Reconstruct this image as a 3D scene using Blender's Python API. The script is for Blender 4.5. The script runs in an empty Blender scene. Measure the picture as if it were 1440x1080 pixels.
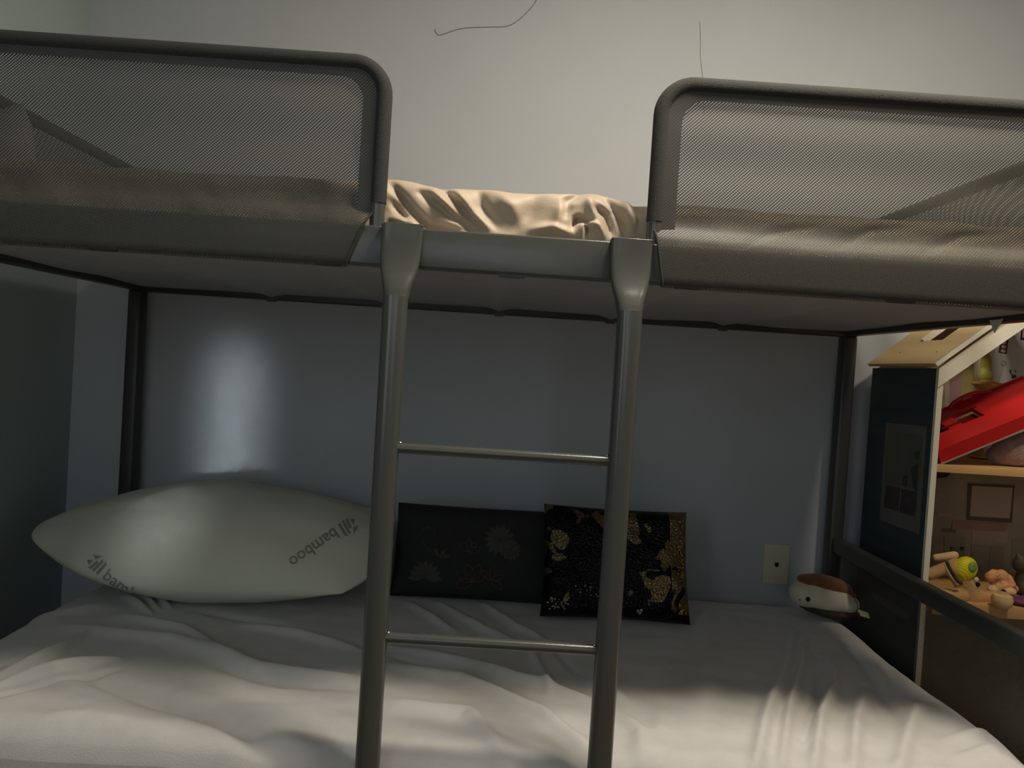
import bpy, bmesh, math, random
import numpy as np
from mathutils import Vector, Matrix
from mathutils.bvhtree import BVHTree
random.seed(7); rng = np.random.default_rng(7)
S = bpy.context.scene
C = S.collection
PI = math.pi

# ---------------------------------------------------------------- camera
F = 1082.0
CZ = 1.09
def cam_matrix(a, b, r):
    Y = Vector((a / F, b / F, -1)).normalized()
    X = Vector((1, -r, 0)); X = (X - X.dot(Y) * Y).normalized()
    Z = X.cross(Y)
    return Matrix((X, Y, Z))            # rows = world axes in camera space  (camera -> world)
R = cam_matrix(-12.0, 24.6, 0.0639)
cd = bpy.data.cameras.new('camera'); cam = bpy.data.objects.new('camera', cd); C.objects.link(cam)
cd.sensor_width = 36; cd.lens = 36 * F / 1440; cd.clip_start = 0.02
cam.matrix_world = Matrix.Translation((0, 0, CZ)) @ R.to_4x4()
S.camera = cam
def ray(px, py): return R @ Vector(((px - 720) / F, (540 - py) / F, -1))
def atY(px, py, Y): d = ray(px, py); return Vector((0, 0, CZ)) + d * (Y / d.y)
def atZ(px, py, Z): d = ray(px, py); return Vector((0, 0, CZ)) + d * ((Z - CZ) / d.z)
def atX(px, py, X): d = ray(px, py); return Vector((0, 0, CZ)) + d * (X / d.x)

# ---------------------------------------------------------------- bed key sizes (metres)
YF, YB = 1.2585, 2.2094          # front / back rail lines
XL, XR = -1.0525, 0.987
ZU = CZ + 0.151                  # underside of upper bunk
ZT = CZ + 0.493                  # top of the guards
ZM = CZ - 0.632                  # top of lower mattress
YW = 2.262                       # back wall
XW = atY(118, 220, YW).x         # left wall

# ---------------------------------------------------------------- materials
def srgb(r, g, b):
    f = lambda c: (c / 255) / 12.92 if c <= 10 else (((c / 255) + .055) / 1.055) ** 2.4
    return (f(r), f(g), f(b), 1)
class N:
    def __init__(s, name):
        s.m = bpy.data.materials.new(name); s.m.use_nodes = True
        s.t = s.m.node_tree; s.n = s.t.nodes; s.l = s.t.links
        s.b = s.n['Principled BSDF']; s.out = s.n['Material Output']
    def new(s, typ, **kw):
        x = s.n.new(typ)
        for k, v in kw.items():
            if hasattr(x, k): setattr(x, k, v)
        return x
    def link(s, a, b): s.l.new(a, b)
    def math(s, op, a, b=None):
        x = s.n.new('ShaderNodeMath'); x.operation = op
        for i, v in enumerate((a, b)):
            if v is None: continue
            if isinstance(v, (int, float)): x.inputs[i].default_value = v
            else: s.link(v, x.inputs[i])
        return x.outputs[0]
def mat(name, col, rough=.6, metal=0, var=.06, scale=12, bump=0, bscale=60, stretch=None, spec=.5, sheen=0):
    k = N(name); b = k.b
    b.inputs['Roughness'].default_value = rough; b.inputs['Metallic'].default_value = metal
    b.inputs['Specular IOR Level'].default_value = spec
    if sheen: b.inputs['Sheen Weight'].default_value = sheen
    tc = k.new('ShaderNodeTexCoord'); src = tc.outputs['Object']
    if stretch:
        mp = k.new('ShaderNodeMapping'); mp.inputs['Scale'].default_value = stretch; k.link(src, mp.inputs[0]); src = mp.outputs[0]
    nz = k.new('ShaderNodeTexNoise'); nz.inputs['Scale'].default_value = scale; nz.inputs['Detail'].default_value = 4; k.link(src, nz.inputs[0])
    cr = k.new('ShaderNodeValToRGB')
    cr.color_ramp.elements[0].position = .3; cr.color_ramp.elements[1].position = .7
    cr.color_ramp.elements[0].color = [c * (1 - var) for c in col[:3]] + [1]
    cr.color_ramp.elements[1].color = [min(1, c * (1 + var)) for c in col[:3]] + [1]
    k.link(nz.outputs[0], cr.inputs[0]); k.link(cr.outputs[0], b.inputs['Base Color'])
    if bump:
        n2 = k.new('ShaderNodeTexNoise'); n2.inputs['Scale'].default_value = bscale; n2.inputs['Detail'].default_value = 3; k.link(src, n2.inputs[0])
        bp = k.new('ShaderNodeBump'); bp.inputs['Strength'].default_value = bump; bp.inputs['Distance'].default_value = .004
        k.link(n2.outputs[0], bp.inputs['Height']); k.link(bp.outputs[0], b.inputs['Normal'])
    return k.m
def mesh_fabric(name, col, p1, p2, t1, t2):
    """woven see-through net: diagonal rows of small holes cut out through alpha, UV in metres"""
    k = N(name); b = k.b
    b.inputs['Base Color'].default_value = col; b.inputs['Roughness'].default_value = .55
    uv = k.new('ShaderNodeUVMap'); sp = k.new('ShaderNodeSeparateXYZ'); k.link(uv.outputs[0], sp.inputs[0])
    u, v = sp.outputs[0], sp.outputs[1]
    s1 = k.math('ABSOLUTE', k.math('SINE', k.math('MULTIPLY', k.math('SUBTRACT', v, u), PI / p1)))
    s2 = k.math('ABSOLUTE', k.math('SINE', k.math('MULTIPLY', k.math('ADD', v, k.math('MULTIPLY', u, .8)), PI / p2)))
    mx = k.new('ShaderNodeMix'); mx.data_type = 'RGBA'
    k.link(k.math('MULTIPLY', s1, k.math('ADD', k.math('MULTIPLY', s2, .7), .3)), mx.inputs[0])
    mx.inputs[6].default_value = [c * .35 for c in col[:3]] + [1]; mx.inputs[7].default_value = [c * 3.0 for c in col[:3]] + [1]
    k.link(mx.outputs[2], b.inputs['Base Color'])
    h = k.math('MULTIPLY', k.math('GREATER_THAN', s1, t1), k.math('GREATER_THAN', s2, t2))
    k.link(k.math('SUBTRACT', 1.0, h), b.inputs['Alpha'])
    return k.m

M = {}
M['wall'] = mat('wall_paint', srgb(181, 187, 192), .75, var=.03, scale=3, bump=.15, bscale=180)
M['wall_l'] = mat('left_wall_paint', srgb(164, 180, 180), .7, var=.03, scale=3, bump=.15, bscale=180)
M['ceil'] = mat('ceiling_paint', srgb(225, 222, 214), .8, var=.02)
M['floor'] = mat('wood_floor', srgb(120, 92, 66), .45, var=.25, scale=6, stretch=(1, 12, 1))
M['metal'] = mat('grey_powder_coat', srgb(78, 80, 76), .24, .0, var=.03, scale=40, bump=.04, bscale=400)
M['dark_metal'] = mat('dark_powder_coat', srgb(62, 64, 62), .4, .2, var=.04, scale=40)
M['net'] = mesh_fabric('woven_net', srgb(64, 63, 58), .0058, .0042, .72, .60)
M['net_dense'] = mesh_fabric('dense_net', srgb(54, 54, 50), .0058, .0042, .95, .88)
M['net_dark'] = mesh_fabric('dark_net', srgb(58, 58, 56), .0050, .0040, .58, .55)
M['sleeve'] = mat('sleeve_fabric', srgb(56, 57, 53), .9, var=.15, scale=500, bump=.5, bscale=700)
M['under'] = mat('underside_cloth', srgb(166, 172, 176), .85, var=.05, scale=8)
M['sheet'] = mat('grey_jersey_sheet', srgb(206, 205, 203), .9, var=.04, scale=25, bump=.25, bscale=500, sheen=.2)
M['tan'] = mat('tan_sateen_sheet', srgb(192, 174, 150), .55, var=.05, scale=10, bump=.1, bscale=300, sheen=.3)
M['pillow'] = mat('white_pillow_cotton', srgb(214, 216, 200), .85, var=.03, scale=8, bump=.12, bscale=120)
M['ink'] = mat('grey_ink', srgb(146, 149, 136), .8)
M['black'] = mat('black_cloth', srgb(26, 28, 28), .75, var=.2, scale=80, bump=.4, bscale=500)
M['thread'] = mat('muted_thread', srgb(58, 58, 53), .6, var=.25, scale=200, bump=.4, bscale=600)
M['thread_r'] = mat('rust_thread', srgb(76, 60, 53), .6, var=.25, scale=200)
M['ivory'] = mat('ivory_plastic', srgb(208, 204, 176), .4, var=.02)
M['hole'] = mat('black_void', srgb(10, 10, 10), .9)
M['navy'] = mat('navy_painted_panel', srgb(54, 67, 71), .6, var=.18, scale=4, stretch=(1, 1, 9))
M['pine'] = mat('pine_board', srgb(206, 164, 108), .5, var=.12, scale=5, stretch=(1, 10, 1))
M['birch'] = mat('pale_roof_board', srgb(196, 168, 116), .5, var=.08, scale=5, stretch=(8, 1, 8))
M['white'] = mat('cream_white_paint', srgb(232, 226, 208), .45, var=.02)
M['print'] = mat('printed_window_paper', srgb(92, 92, 84), .5, var=.15, scale=18)
M['print_d'] = mat('print_dark', srgb(62, 54, 56), .5, var=.3, scale=60)
M['print_g'] = mat('print_green', srgb(44, 58, 34), .5, var=.4, scale=80)
M['print_w'] = mat('print_border', srgb(104, 101, 92), .5, var=.05)
M['backp'] = mat('printed_room_paper', srgb(150, 142, 124), .5, var=.14, scale=14)
M['olive'] = mat('olive_wall_print', srgb(150, 138, 88), .6, var=.3, scale=9)
M['mauve'] = mat('mauve_print', srgb(150, 120, 112), .6, var=.1)
M['card'] = mat('taupe_card', srgb(168, 152, 136), .6, var=.08, scale=9)
M['card2'] = mat('grey_card', srgb(140, 130, 116), .6, var=.12, scale=12)
M['frame_card'] = mat('brown_card', srgb(92, 78, 66), .7, var=.1)  # plain brown of the dollhouse picture frame
M['red'] = mat('red_plastic', srgb(196, 24, 26), .35, var=.04, spec=.6)
M['red_d'] = mat('dark_red_plastic', srgb(120, 10, 16), .5, var=.1)
M['cyan'] = mat('cyan_plastic', srgb(110, 190, 196), .4)
M['fuzz'] = mat('mauve_plush', srgb(150, 122, 116), .95, var=.2, scale=60, bump=.8, bscale=200, sheen=.4)
M['doll'] = mat('tan_plush', srgb(204, 160, 104), .8, var=.12, scale=40, bump=.4, bscale=260, sheen=.3)
M['doll_l'] = mat('light_tan_plush', srgb(226, 190, 140), .8, var=.1, scale=40, bump=.3, bscale=260)
M['peach'] = mat('peach_hair', srgb(222, 160, 112), .8, var=.2, scale=60, bump=.9, bscale=180)
M['brown'] = mat('brown_plush', srgb(122, 72, 32), .9, var=.15, scale=50, bump=.5, bscale=260, sheen=.3)
M['plushw'] = mat('white_plush', srgb(206, 202, 182), .95, var=.06, scale=40, bump=.4, bscale=260, sheen=.3)
M['choc'] = mat('dark_trim', srgb(62, 48, 38), .8, var=.3, scale=60)
M['purple'] = mat('purple_cloth', srgb(112, 60, 96), .7, var=.2, scale=30)
M['dark_toy'] = mat('dark_olive_toy', srgb(66, 58, 40), .7, var=.3, scale=60, bump=.4)
M['wicker'] = mat('wicker_basket', srgb(206, 160, 84), .6, var=.25, scale=90, stretch=(1, 1, 4), bump=.5)
M['greenc'] = mat('green_cushion', srgb(158, 156, 60), .7, var=.2, scale=30)
M['pencil'] = mat('pencil_line', srgb(140, 128, 112), .8)
M['crack'] = mat('fine_crack', srgb(150, 140, 122), .8)
M['sticker'] = mat('sticker_dark', srgb(58, 36, 44), .5, var=.2, scale=200)
M['sticker_l'] = mat('sticker_pink', srgb(186, 150, 150), .5, var=.25, scale=300)
M['gcush'] = mat('grey_cushion_cotton', srgb(108, 110, 110), .85)
M['tag'] = mat('white_satin_tag', srgb(216, 214, 200), .6)
def yellow_mat():
    k = N('yellow_striped_cap'); b = k.b; b.inputs['Roughness'].default_value = .5
    tc = k.new('ShaderNodeTexCoord'); w = k.new('ShaderNodeTexWave'); w.wave_type = 'BANDS'; w.bands_direction = 'DIAGONAL'
    w.inputs['Scale'].default_value = 70; w.inputs['Distortion'].default_value = 1.5; k.link(tc.outputs['Object'], w.inputs[0])
    cr = k.new('ShaderNodeValToRGB'); e = cr.color_ramp.elements
    e[0].color = srgb(206, 184, 12); e[0].position = .15; e[1].color = srgb(238, 226, 20); e[1].position = .5
    k.link(w.outputs[0], cr.inputs[0]); k.link(cr.outputs[0], b.inputs['Base Color']); return k.m
M['yellow'] = yellow_mat()
M['green'] = mat('green_badge', srgb(120, 160, 60), .5, var=.3, scale=200)
def sequin_mat():
    k = N('reversible_sequins'); b = k.b
    tc = k.new('ShaderNodeTexCoord')
    nz = k.new('ShaderNodeTexNoise'); nz.inputs['Scale'].default_value = 13; nz.inputs['Detail'].default_value = 2.5; nz.inputs['Distortion'].default_value = .5
    k.link(tc.outputs['Object'], nz.inputs[0])
    vo = k.new('ShaderNodeTexVoronoi'); vo.inputs['Scale'].default_value = 170; k.link(tc.outputs['Object'], vo.inputs[0])
    sp = k.new('ShaderNodeSeparateXYZ'); k.link(tc.outputs['Object'], sp.inputs[0])
    # more gold to the upper half and along the right hand edge
    bias = k.math('ADD', k.math('MULTIPLY', sp.outputs[1], .45), k.math('MULTIPLY', k.math('GREATER_THAN', sp.outputs[0], .135), .10))
    g = k.math('GREATER_THAN', k.math('ADD', nz.outputs[0], bias), .60)
    mx = k.new('ShaderNodeMix'); mx.data_type = 'RGBA'; k.link(g, mx.inputs[0])
    mx.inputs[6].default_value = srgb(20, 22, 24); mx.inputs[7].default_value = srgb(118, 104, 72)
    k.link(mx.outputs[2], b.inputs['Base Color'])
    b.inputs['Roughness'].default_value = .28; b.inputs['Metallic'].default_value = .75
    bp = k.new('ShaderNodeBump'); bp.inputs['Strength'].default_value = .9; bp.inputs['Distance'].default_value = .003
    k.link(vo.outputs['Distance'], bp.inputs['Height']); k.link(bp.outputs[0], b.inputs['Normal'])
    return k.m
M['sequin'] = sequin_mat()
gl = N('clear_plastic'); gl.b.inputs['Base Color'].default_value = srgb(226, 214, 190); gl.b.inputs['Roughness'].default_value = .15
gl.b.inputs['Alpha'].default_value = .35; M['clear'] = gl.m
gl = N('gold_leaf'); gl.b.inputs['Base Color'].default_value = srgb(200, 160, 80); gl.b.inputs['Metallic'].default_value = .9; gl.b.inputs['Roughness'].default_value = .25; M['gold'] = gl.m
gl = N('silver_sequin'); gl.b.inputs['Base Color'].default_value = srgb(190, 190, 180); gl.b.inputs['Metallic'].default_value = .9; gl.b.inputs['Roughness'].default_value = .2; M['silver'] = gl.m

# ---------------------------------------------------------------- object helpers
def WM(o):
    m = Matrix.LocRotScale(o.location, o.rotation_euler, o.scale)
    return WM(o.parent) @ m if o.parent else m
def link(name, me, m=None, parent=None, smooth=True):
    o = bpy.data.objects.new(name, me); C.objects.link(o)
    if m is not None: me.materials.append(M[m] if isinstance(m, str) else m)
    if smooth:
        for p in me.polygons: p.use_smooth = True
    if parent: o.parent = parent; o.matrix_parent_inverse = Matrix.Identity(4)
    return o
def obj(name, bm, m, parent=None, smooth=True, loc=None):
    """bm is in world coordinates; the object keeps its origin at loc (or at its parent's)"""
    me = bpy.data.meshes.new(name); bmesh.ops.recalc_face_normals(bm, faces=bm.faces); bm.to_mesh(me); bm.free()
    o = link(name, me, m, None, smooth)
    if parent:
        me.transform(WM(parent).inverted()); o.parent = parent
        if smooth: pass
    elif loc is not None:
        me.transform(Matrix.Translation(-Vector(loc))); o.location = loc
    if smooth:
        try: me.set_sharp_from_angle(angle=math.radians(40))
        except Exception: pass
    return o
def tag(o, label, cat, group=None):
    o['label'] = label; o['category'] = cat
    if group: o['group'] = group
    return o
def struct(o): o['kind'] = 'structure'; return o
def thing(name, label, cat, loc=(0, 0, 0), group=None, rot=(0, 0, 0)):
    o = bpy.data.objects.new(name, None); C.objects.link(o); o.empty_display_size = .1
    o.location = loc; o.rotation_euler = rot
    o.matrix_world = Matrix.LocRotScale(Vector(loc), __import__('mathutils').Euler(rot), None)
    return tag(o, label, cat, group)
def box(bm, a, b, bev=0, mtx=None):
    a, b = Vector(a), Vector(b)
    r = bmesh.ops.create_cube(bm, size=1)
    bmesh.ops.transform(bm, matrix=Matrix.Translation((a + b) / 2) @ Matrix.Diagonal((*(b - a), 1)), verts=r['verts'])
    vs = r['verts']
    if bev:
        es = list({e for v in vs for e in v.link_edges})
        rr = bmesh.ops.bevel(bm, geom=es, offset=bev, segments=3, affect='EDGES', profile=.5)
        vs = list({v for f in rr['faces'] for v in f.verts} | {v for v in vs if v.is_valid})
    if mtx: bmesh.ops.transform(bm, matrix=mtx, verts=vs)
    return vs
def BX(a, b, bev=0, mtx=None): bm = bmesh.new(); box(bm, a, b, bev, mtx); return bm
def tube(bm, pts, r, n=14, closed=False, ry=None, up=None):
    """sweep an ellipse (r, ry) along pts; r may be a list"""
    pts = [Vector(p) for p in pts]; k = len(pts); rings = []
    for i, p in enumerate(pts):
        a = pts[i - 1] if i or closed else p; b = pts[(i + 1) % k] if i < k - 1 or closed else p
        t = (b - a).normalized()
        u = Vector(up) if up else (Vector((0, 1, 0)) if abs(t.y) < .9 else Vector((1, 0, 0)))
        s = t.cross(u).normalized(); w = s.cross(t).normalized()
        rr = r[i] if isinstance(r, (list, tuple)) else r; r2 = (ry[i] if isinstance(ry, (list, tuple)) else ry) if ry else rr
        rings.append([bm.verts.new(p + s * math.cos(2 * PI * j / n) * rr + w * math.sin(2 * PI * j / n) * r2) for j in range(n)])
    for i in range(k if closed else k - 1):
        A, B = rings[i], rings[(i + 1) % k]
        for j in range(n): bm.faces.new((A[j], A[(j + 1) % n], B[(j + 1) % n], B[j]))
    if not closed: bm.faces.new(rings[0][::-1]); bm.faces.new(rings[-1])
def TB(pts, r, n=14, **kw): bm = bmesh.new(); tube(bm, pts, r, n, **kw); return bm
def ellip(bm, c, r, rot=None, u=20, v=12):
    q = bmesh.ops.create_uvsphere(bm, u_segments=u, v_segments=v, radius=1)
    m = Matrix.Translation(c) @ (rot.to_matrix().to_4x4() if rot else Matrix.Identity(4)) @ Matrix.Diagonal((*r, 1))
    bmesh.ops.transform(bm, matrix=m, verts=q['verts'])
def blob(name, els, m, parent=None, vox=.004, loc=None):
    """one continuous soft body from overlapping ellipsoids"""
    bm = bmesh.new()
    for e in els: ellip(bm, *e)
    o = obj(name, bm, m, parent, loc=loc)
    md = o.modifiers.new('remesh', 'REMESH'); md.mode = 'VOXEL'; md.voxel_size = vox; md.use_smooth_shade = True
    sm = o.modifiers.new('smooth', 'SMOOTH'); sm.iterations = 6; sm.factor = .6
    return o
def prism(bm, poly, d):
    """poly: world points in order; d: thickness vector"""
    d = Vector(d); A = [bm.verts.new(Vector(p)) for p in poly]; B = [bm.verts.new(Vector(p) + d) for p in poly]; n = len(A)
    bm.faces.new(A); bm.faces.new(B[::-1])
    for i in range(n): bm.faces.new((A[i], B[i], B[(i + 1) % n], A[(i + 1) % n]))
def PR(poly, d): bm = bmesh.new(); prism(bm, poly, d); return bm
def smooth_line(pts, n=8):
    pts = [Vector(p) for p in pts]; out = []
    for i in range(len(pts) - 1):
        p0 = pts[max(i - 1, 0)]; p1 = pts[i]; p2 = pts[i + 1]; p3 = pts[min(i + 2, len(pts) - 1)]
        for k in range(n):
            t = k / n
            out.append(.5 * ((2 * p1) + (-p0 + p2) * t + (2 * p0 - 5 * p1 + 4 * p2 - p3) * t * t + (-p0 + 3 * p1 - 3 * p2 + p3) * t ** 3))
    out.append(pts[-1]); return out
def vnoise(X, Y, f, seed):
    """smooth value noise on arrays"""
    r = np.random.default_rng(seed).random((256, 256)) * 2 - 1
    x = X * f + 50; y = Y * f + 50; i = np.floor(x).astype(int); j = np.floor(y).astype(int); u = x - i; v = y - j
    u = u * u * (3 - 2 * u); v = v * v * (3 - 2 * v); g = lambda a, b: r[a % 256, b % 256]
    return (g(i, j) * (1 - u) + g(i + 1, j) * u) * (1 - v) + (g(i, j + 1) * (1 - u) + g(i + 1, j + 1) * u) * v
def ridge(A, B, pts, amp, wid):
    """height added along a polyline in the plane (A,B)"""
    best = np.full(A.shape, 1e9); tt = np.zeros(A.shape)
    n = len(pts) - 1
    for k in range(n):
        p = np.array(pts[k]); q = np.array(pts[k + 1]); d = q - p; L = d @ d
        t = np.clip(((A - p[0]) * d[0] + (B - p[1]) * d[1]) / L, 0, 1)
        D = np.hypot(A - p[0] - t * d[0], B - p[1] - t * d[1]); m = D < best
        best = np.where(m, D, best); tt = np.where(m, (k + t) / n, tt)
    env = np.clip(np.sin(PI * np.clip(tt * .9 + .05, 0, 1)), 0, 1) ** .6
    return amp * env * np.exp(-(best / wid) ** 2)
def grid_mesh(name, P, m, parent=None, uv=None, loc=None, closed_u=False):
    nu, nv = P.shape[:2]; V = P.reshape(-1, 3)
    idx = np.arange(nu * nv).reshape(nu, nv)
    if closed_u: idx = np.vstack([idx, idx[:1]])
    q = np.stack([idx[:-1, :-1], idx[1:, :-1], idx[1:, 1:], idx[:-1, 1:]], -1).reshape(-1, 4)
    me = bpy.data.meshes.new(name)
    off = Vector(loc) if loc is not None else Vector((0, 0, 0))
    me.from_pydata([tuple(Vector(v) - off) for v in V.tolist()], [], q.tolist())
    if uv is not None:
        l = me.uv_layers.new(name='UVMap'); U = uv.reshape(-1, 2)
        li = np.zeros(len(me.loops), dtype=np.int32); me.loops.foreach_get('vertex_index', li)
        l.data.foreach_set('uv', U[li].astype(np.float32).ravel())
    me.update()
    o = link(name, me, m)
    if parent: me.transform(WM(parent).inverted()); o.parent = parent
    elif loc is not None: o.location = loc
    return o

# ================================================================ ROOM
XRW, YFW, ZC = 3.3, -1.9, 2.55
def wallobj(name, a, b, m): return struct(obj(name, BX(a, b), m, smooth=False))
wb = wallobj('wall_back', (XW - .1, YW, 0), (XRW + .1, YW + .1, ZC), 'wall')
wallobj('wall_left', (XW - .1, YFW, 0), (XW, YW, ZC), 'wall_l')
wallobj('wall_right', (XRW, YFW, 0), (XRW + .1, YW, ZC), 'wall')
wallobj('wall_front', (XW - .1, YFW - .1, 0), (XRW + .1, YFW, ZC), 'wall')
wallobj('floor', (XW - .1, YFW - .1, -.1), (XRW + .1, YW + .1, 0), 'floor')
wallobj('ceiling', (XW - .1, YFW - .1, ZC), (XRW + .1, YW + .1, ZC + .1), 'ceil')
# marks on the back wall
pts = smooth_line([atY(x, y, YW - .0006) for x, y in [(611, 41), (614, 47), (620, 49), (650, 40), (688, 38), (712, 37), (728, 29), (745, 13), (755, -1), (764, -20)]])
obj('pencil_mark', TB(pts, .0013, 6), 'pencil', wb)
pts = smooth_line([atY(x, y, YW - .0003) for x, y in [(984, 30), (985, 55), (985, 80), (988, 110), (990, 160)]])
obj('hairline_crack', TB(pts, .0011, 6), 'crack', wb)
# phone outlet
c = atY(1091, 793, YW)
t = thing('phone_outlet', 'ivory phone outlet plate with one dark jack on the back wall', 'wall outlet', c)
hw, hh = .039, .060
obj('cover_plate', BX((c.x - hw, YW - .007, c.z - hh), (c.x + hw, YW, c.z + hh), .003), 'ivory', t)
obj('jack', PR([(c.x + x, YW - .0078, c.z + z) for x, z in [(-.006, .006), (.006, .006), (.006, -.003), (.003, -.007), (-.003, -.007), (-.006, -.003)]], (0, .004, 0)), 'hole', t, smooth=False)
for s in (-1, 1):
    bm = bmesh.new(); ellip(bm, (c.x, YW - .007, c.z + s * .042), (.003, .0016, .003), u=10, v=6); obj('screw', bm, 'ivory', t)

# ================================================================ BUNK BED
bed = thing('bunk_bed', 'dark grey metal bunk bed with see-through net guards around the upper bunk', 'bunk bed', ((XL + XR) / 2, (YF + YB) / 2, 0))
RH = .065                                    # rail height
ZR = ZU + RH
obj('front_rail', BX((XL - .02, YF, ZU), (XR + .02, YF + .03, ZR), .004), 'metal', bed)
obj('back_rail', BX((XL - .02, YB - .015, ZU - .004), (XR + .02, YB + .015, ZR), .004), 'dark_metal', bed)
for x in (XL, XR):
    obj('side_rail', BX((x - .015, YF + .03, ZU - .002), (x + .015, YB - .015, ZR), .004), 'dark_metal', bed)
PW = .020
for x in (XL, XR):
    obj('post', BX((x - PW, YB - .02, 0), (x + PW, YB + .025, ZU), .008), 'dark_metal', bed)
    obj('post', BX((x - PW + (.14 if x > 0 else -.0), YF - .0, 0), (x + PW + (.14 if x > 0 else 0), YF + .04, ZU), .008), 'dark_metal', bed) if x < 0 else obj('post', BX((x - PW, YF, 0), (x + PW, YF + .04, ZU), .008), 'dark_metal', bed)
# underside cloth (slightly sagging between the cross bars)
nx, ny = 120, 30
xs = np.linspace(XL + .016, XR - .016, nx); ys = np.linspace(YF + .03, YB - .016, ny)
X, Y = np.meshgrid(xs, ys, indexing='ij')
bars = [atY(px, 440, YB).x for px in (383, 545, 702, 858, 1016)]
Z = ZU + .012 + .0 * X
for bx in bars: Z -= .0095 * np.exp(-((X - bx) / .02) ** 2)
Z += .003 * vnoise(X, Y, 5, 3)
grid_mesh('slat_cloth', np.stack([X, Y, Z], -1), 'under', bed)
for k, bx in enumerate(bars):
    obj('slat', BX((bx - .017, YF + .03, ZU + .014), (bx + .017, YB - .016, ZU + .022), .002), 'metal', bed)
    obj('slat_clip', PR([(bx + x, YB - .017, ZU - .004 + z) for x, z in [(-.018, .006), (.018, .006), (.012, -.006), (-.012, -.006)]], (0, .006, 0)), 'metal', bed, smooth=False)
for px, py in ((140, 349), (459, 371), (720, 388), (969, 402), (1271, 421)):
    p = atY(px, py, YF)
    obj('rail_clip', PR([(p.x + x, YF + .003, ZU + z) for x, z in [(-.026, .004), (.026, .004), (.02, -.0045), (-.02, -.0045)]], (0, .014, 0)), 'dark_metal', bed, smooth=False)
p = atY(1412, 460, YB - .35)
# small pale tab hanging from the end rail
q = atX(1412, 462, XR)
obj('hanging_tab', PR([(q.x - .018, q.y - .02, ZU + .004), (q.x - .018, q.y + .02, ZU + .004), (q.x - .018, q.y + .002, ZU - .022)], (.002, 0, 0)), 'tag', bed, smooth=False)

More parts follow.
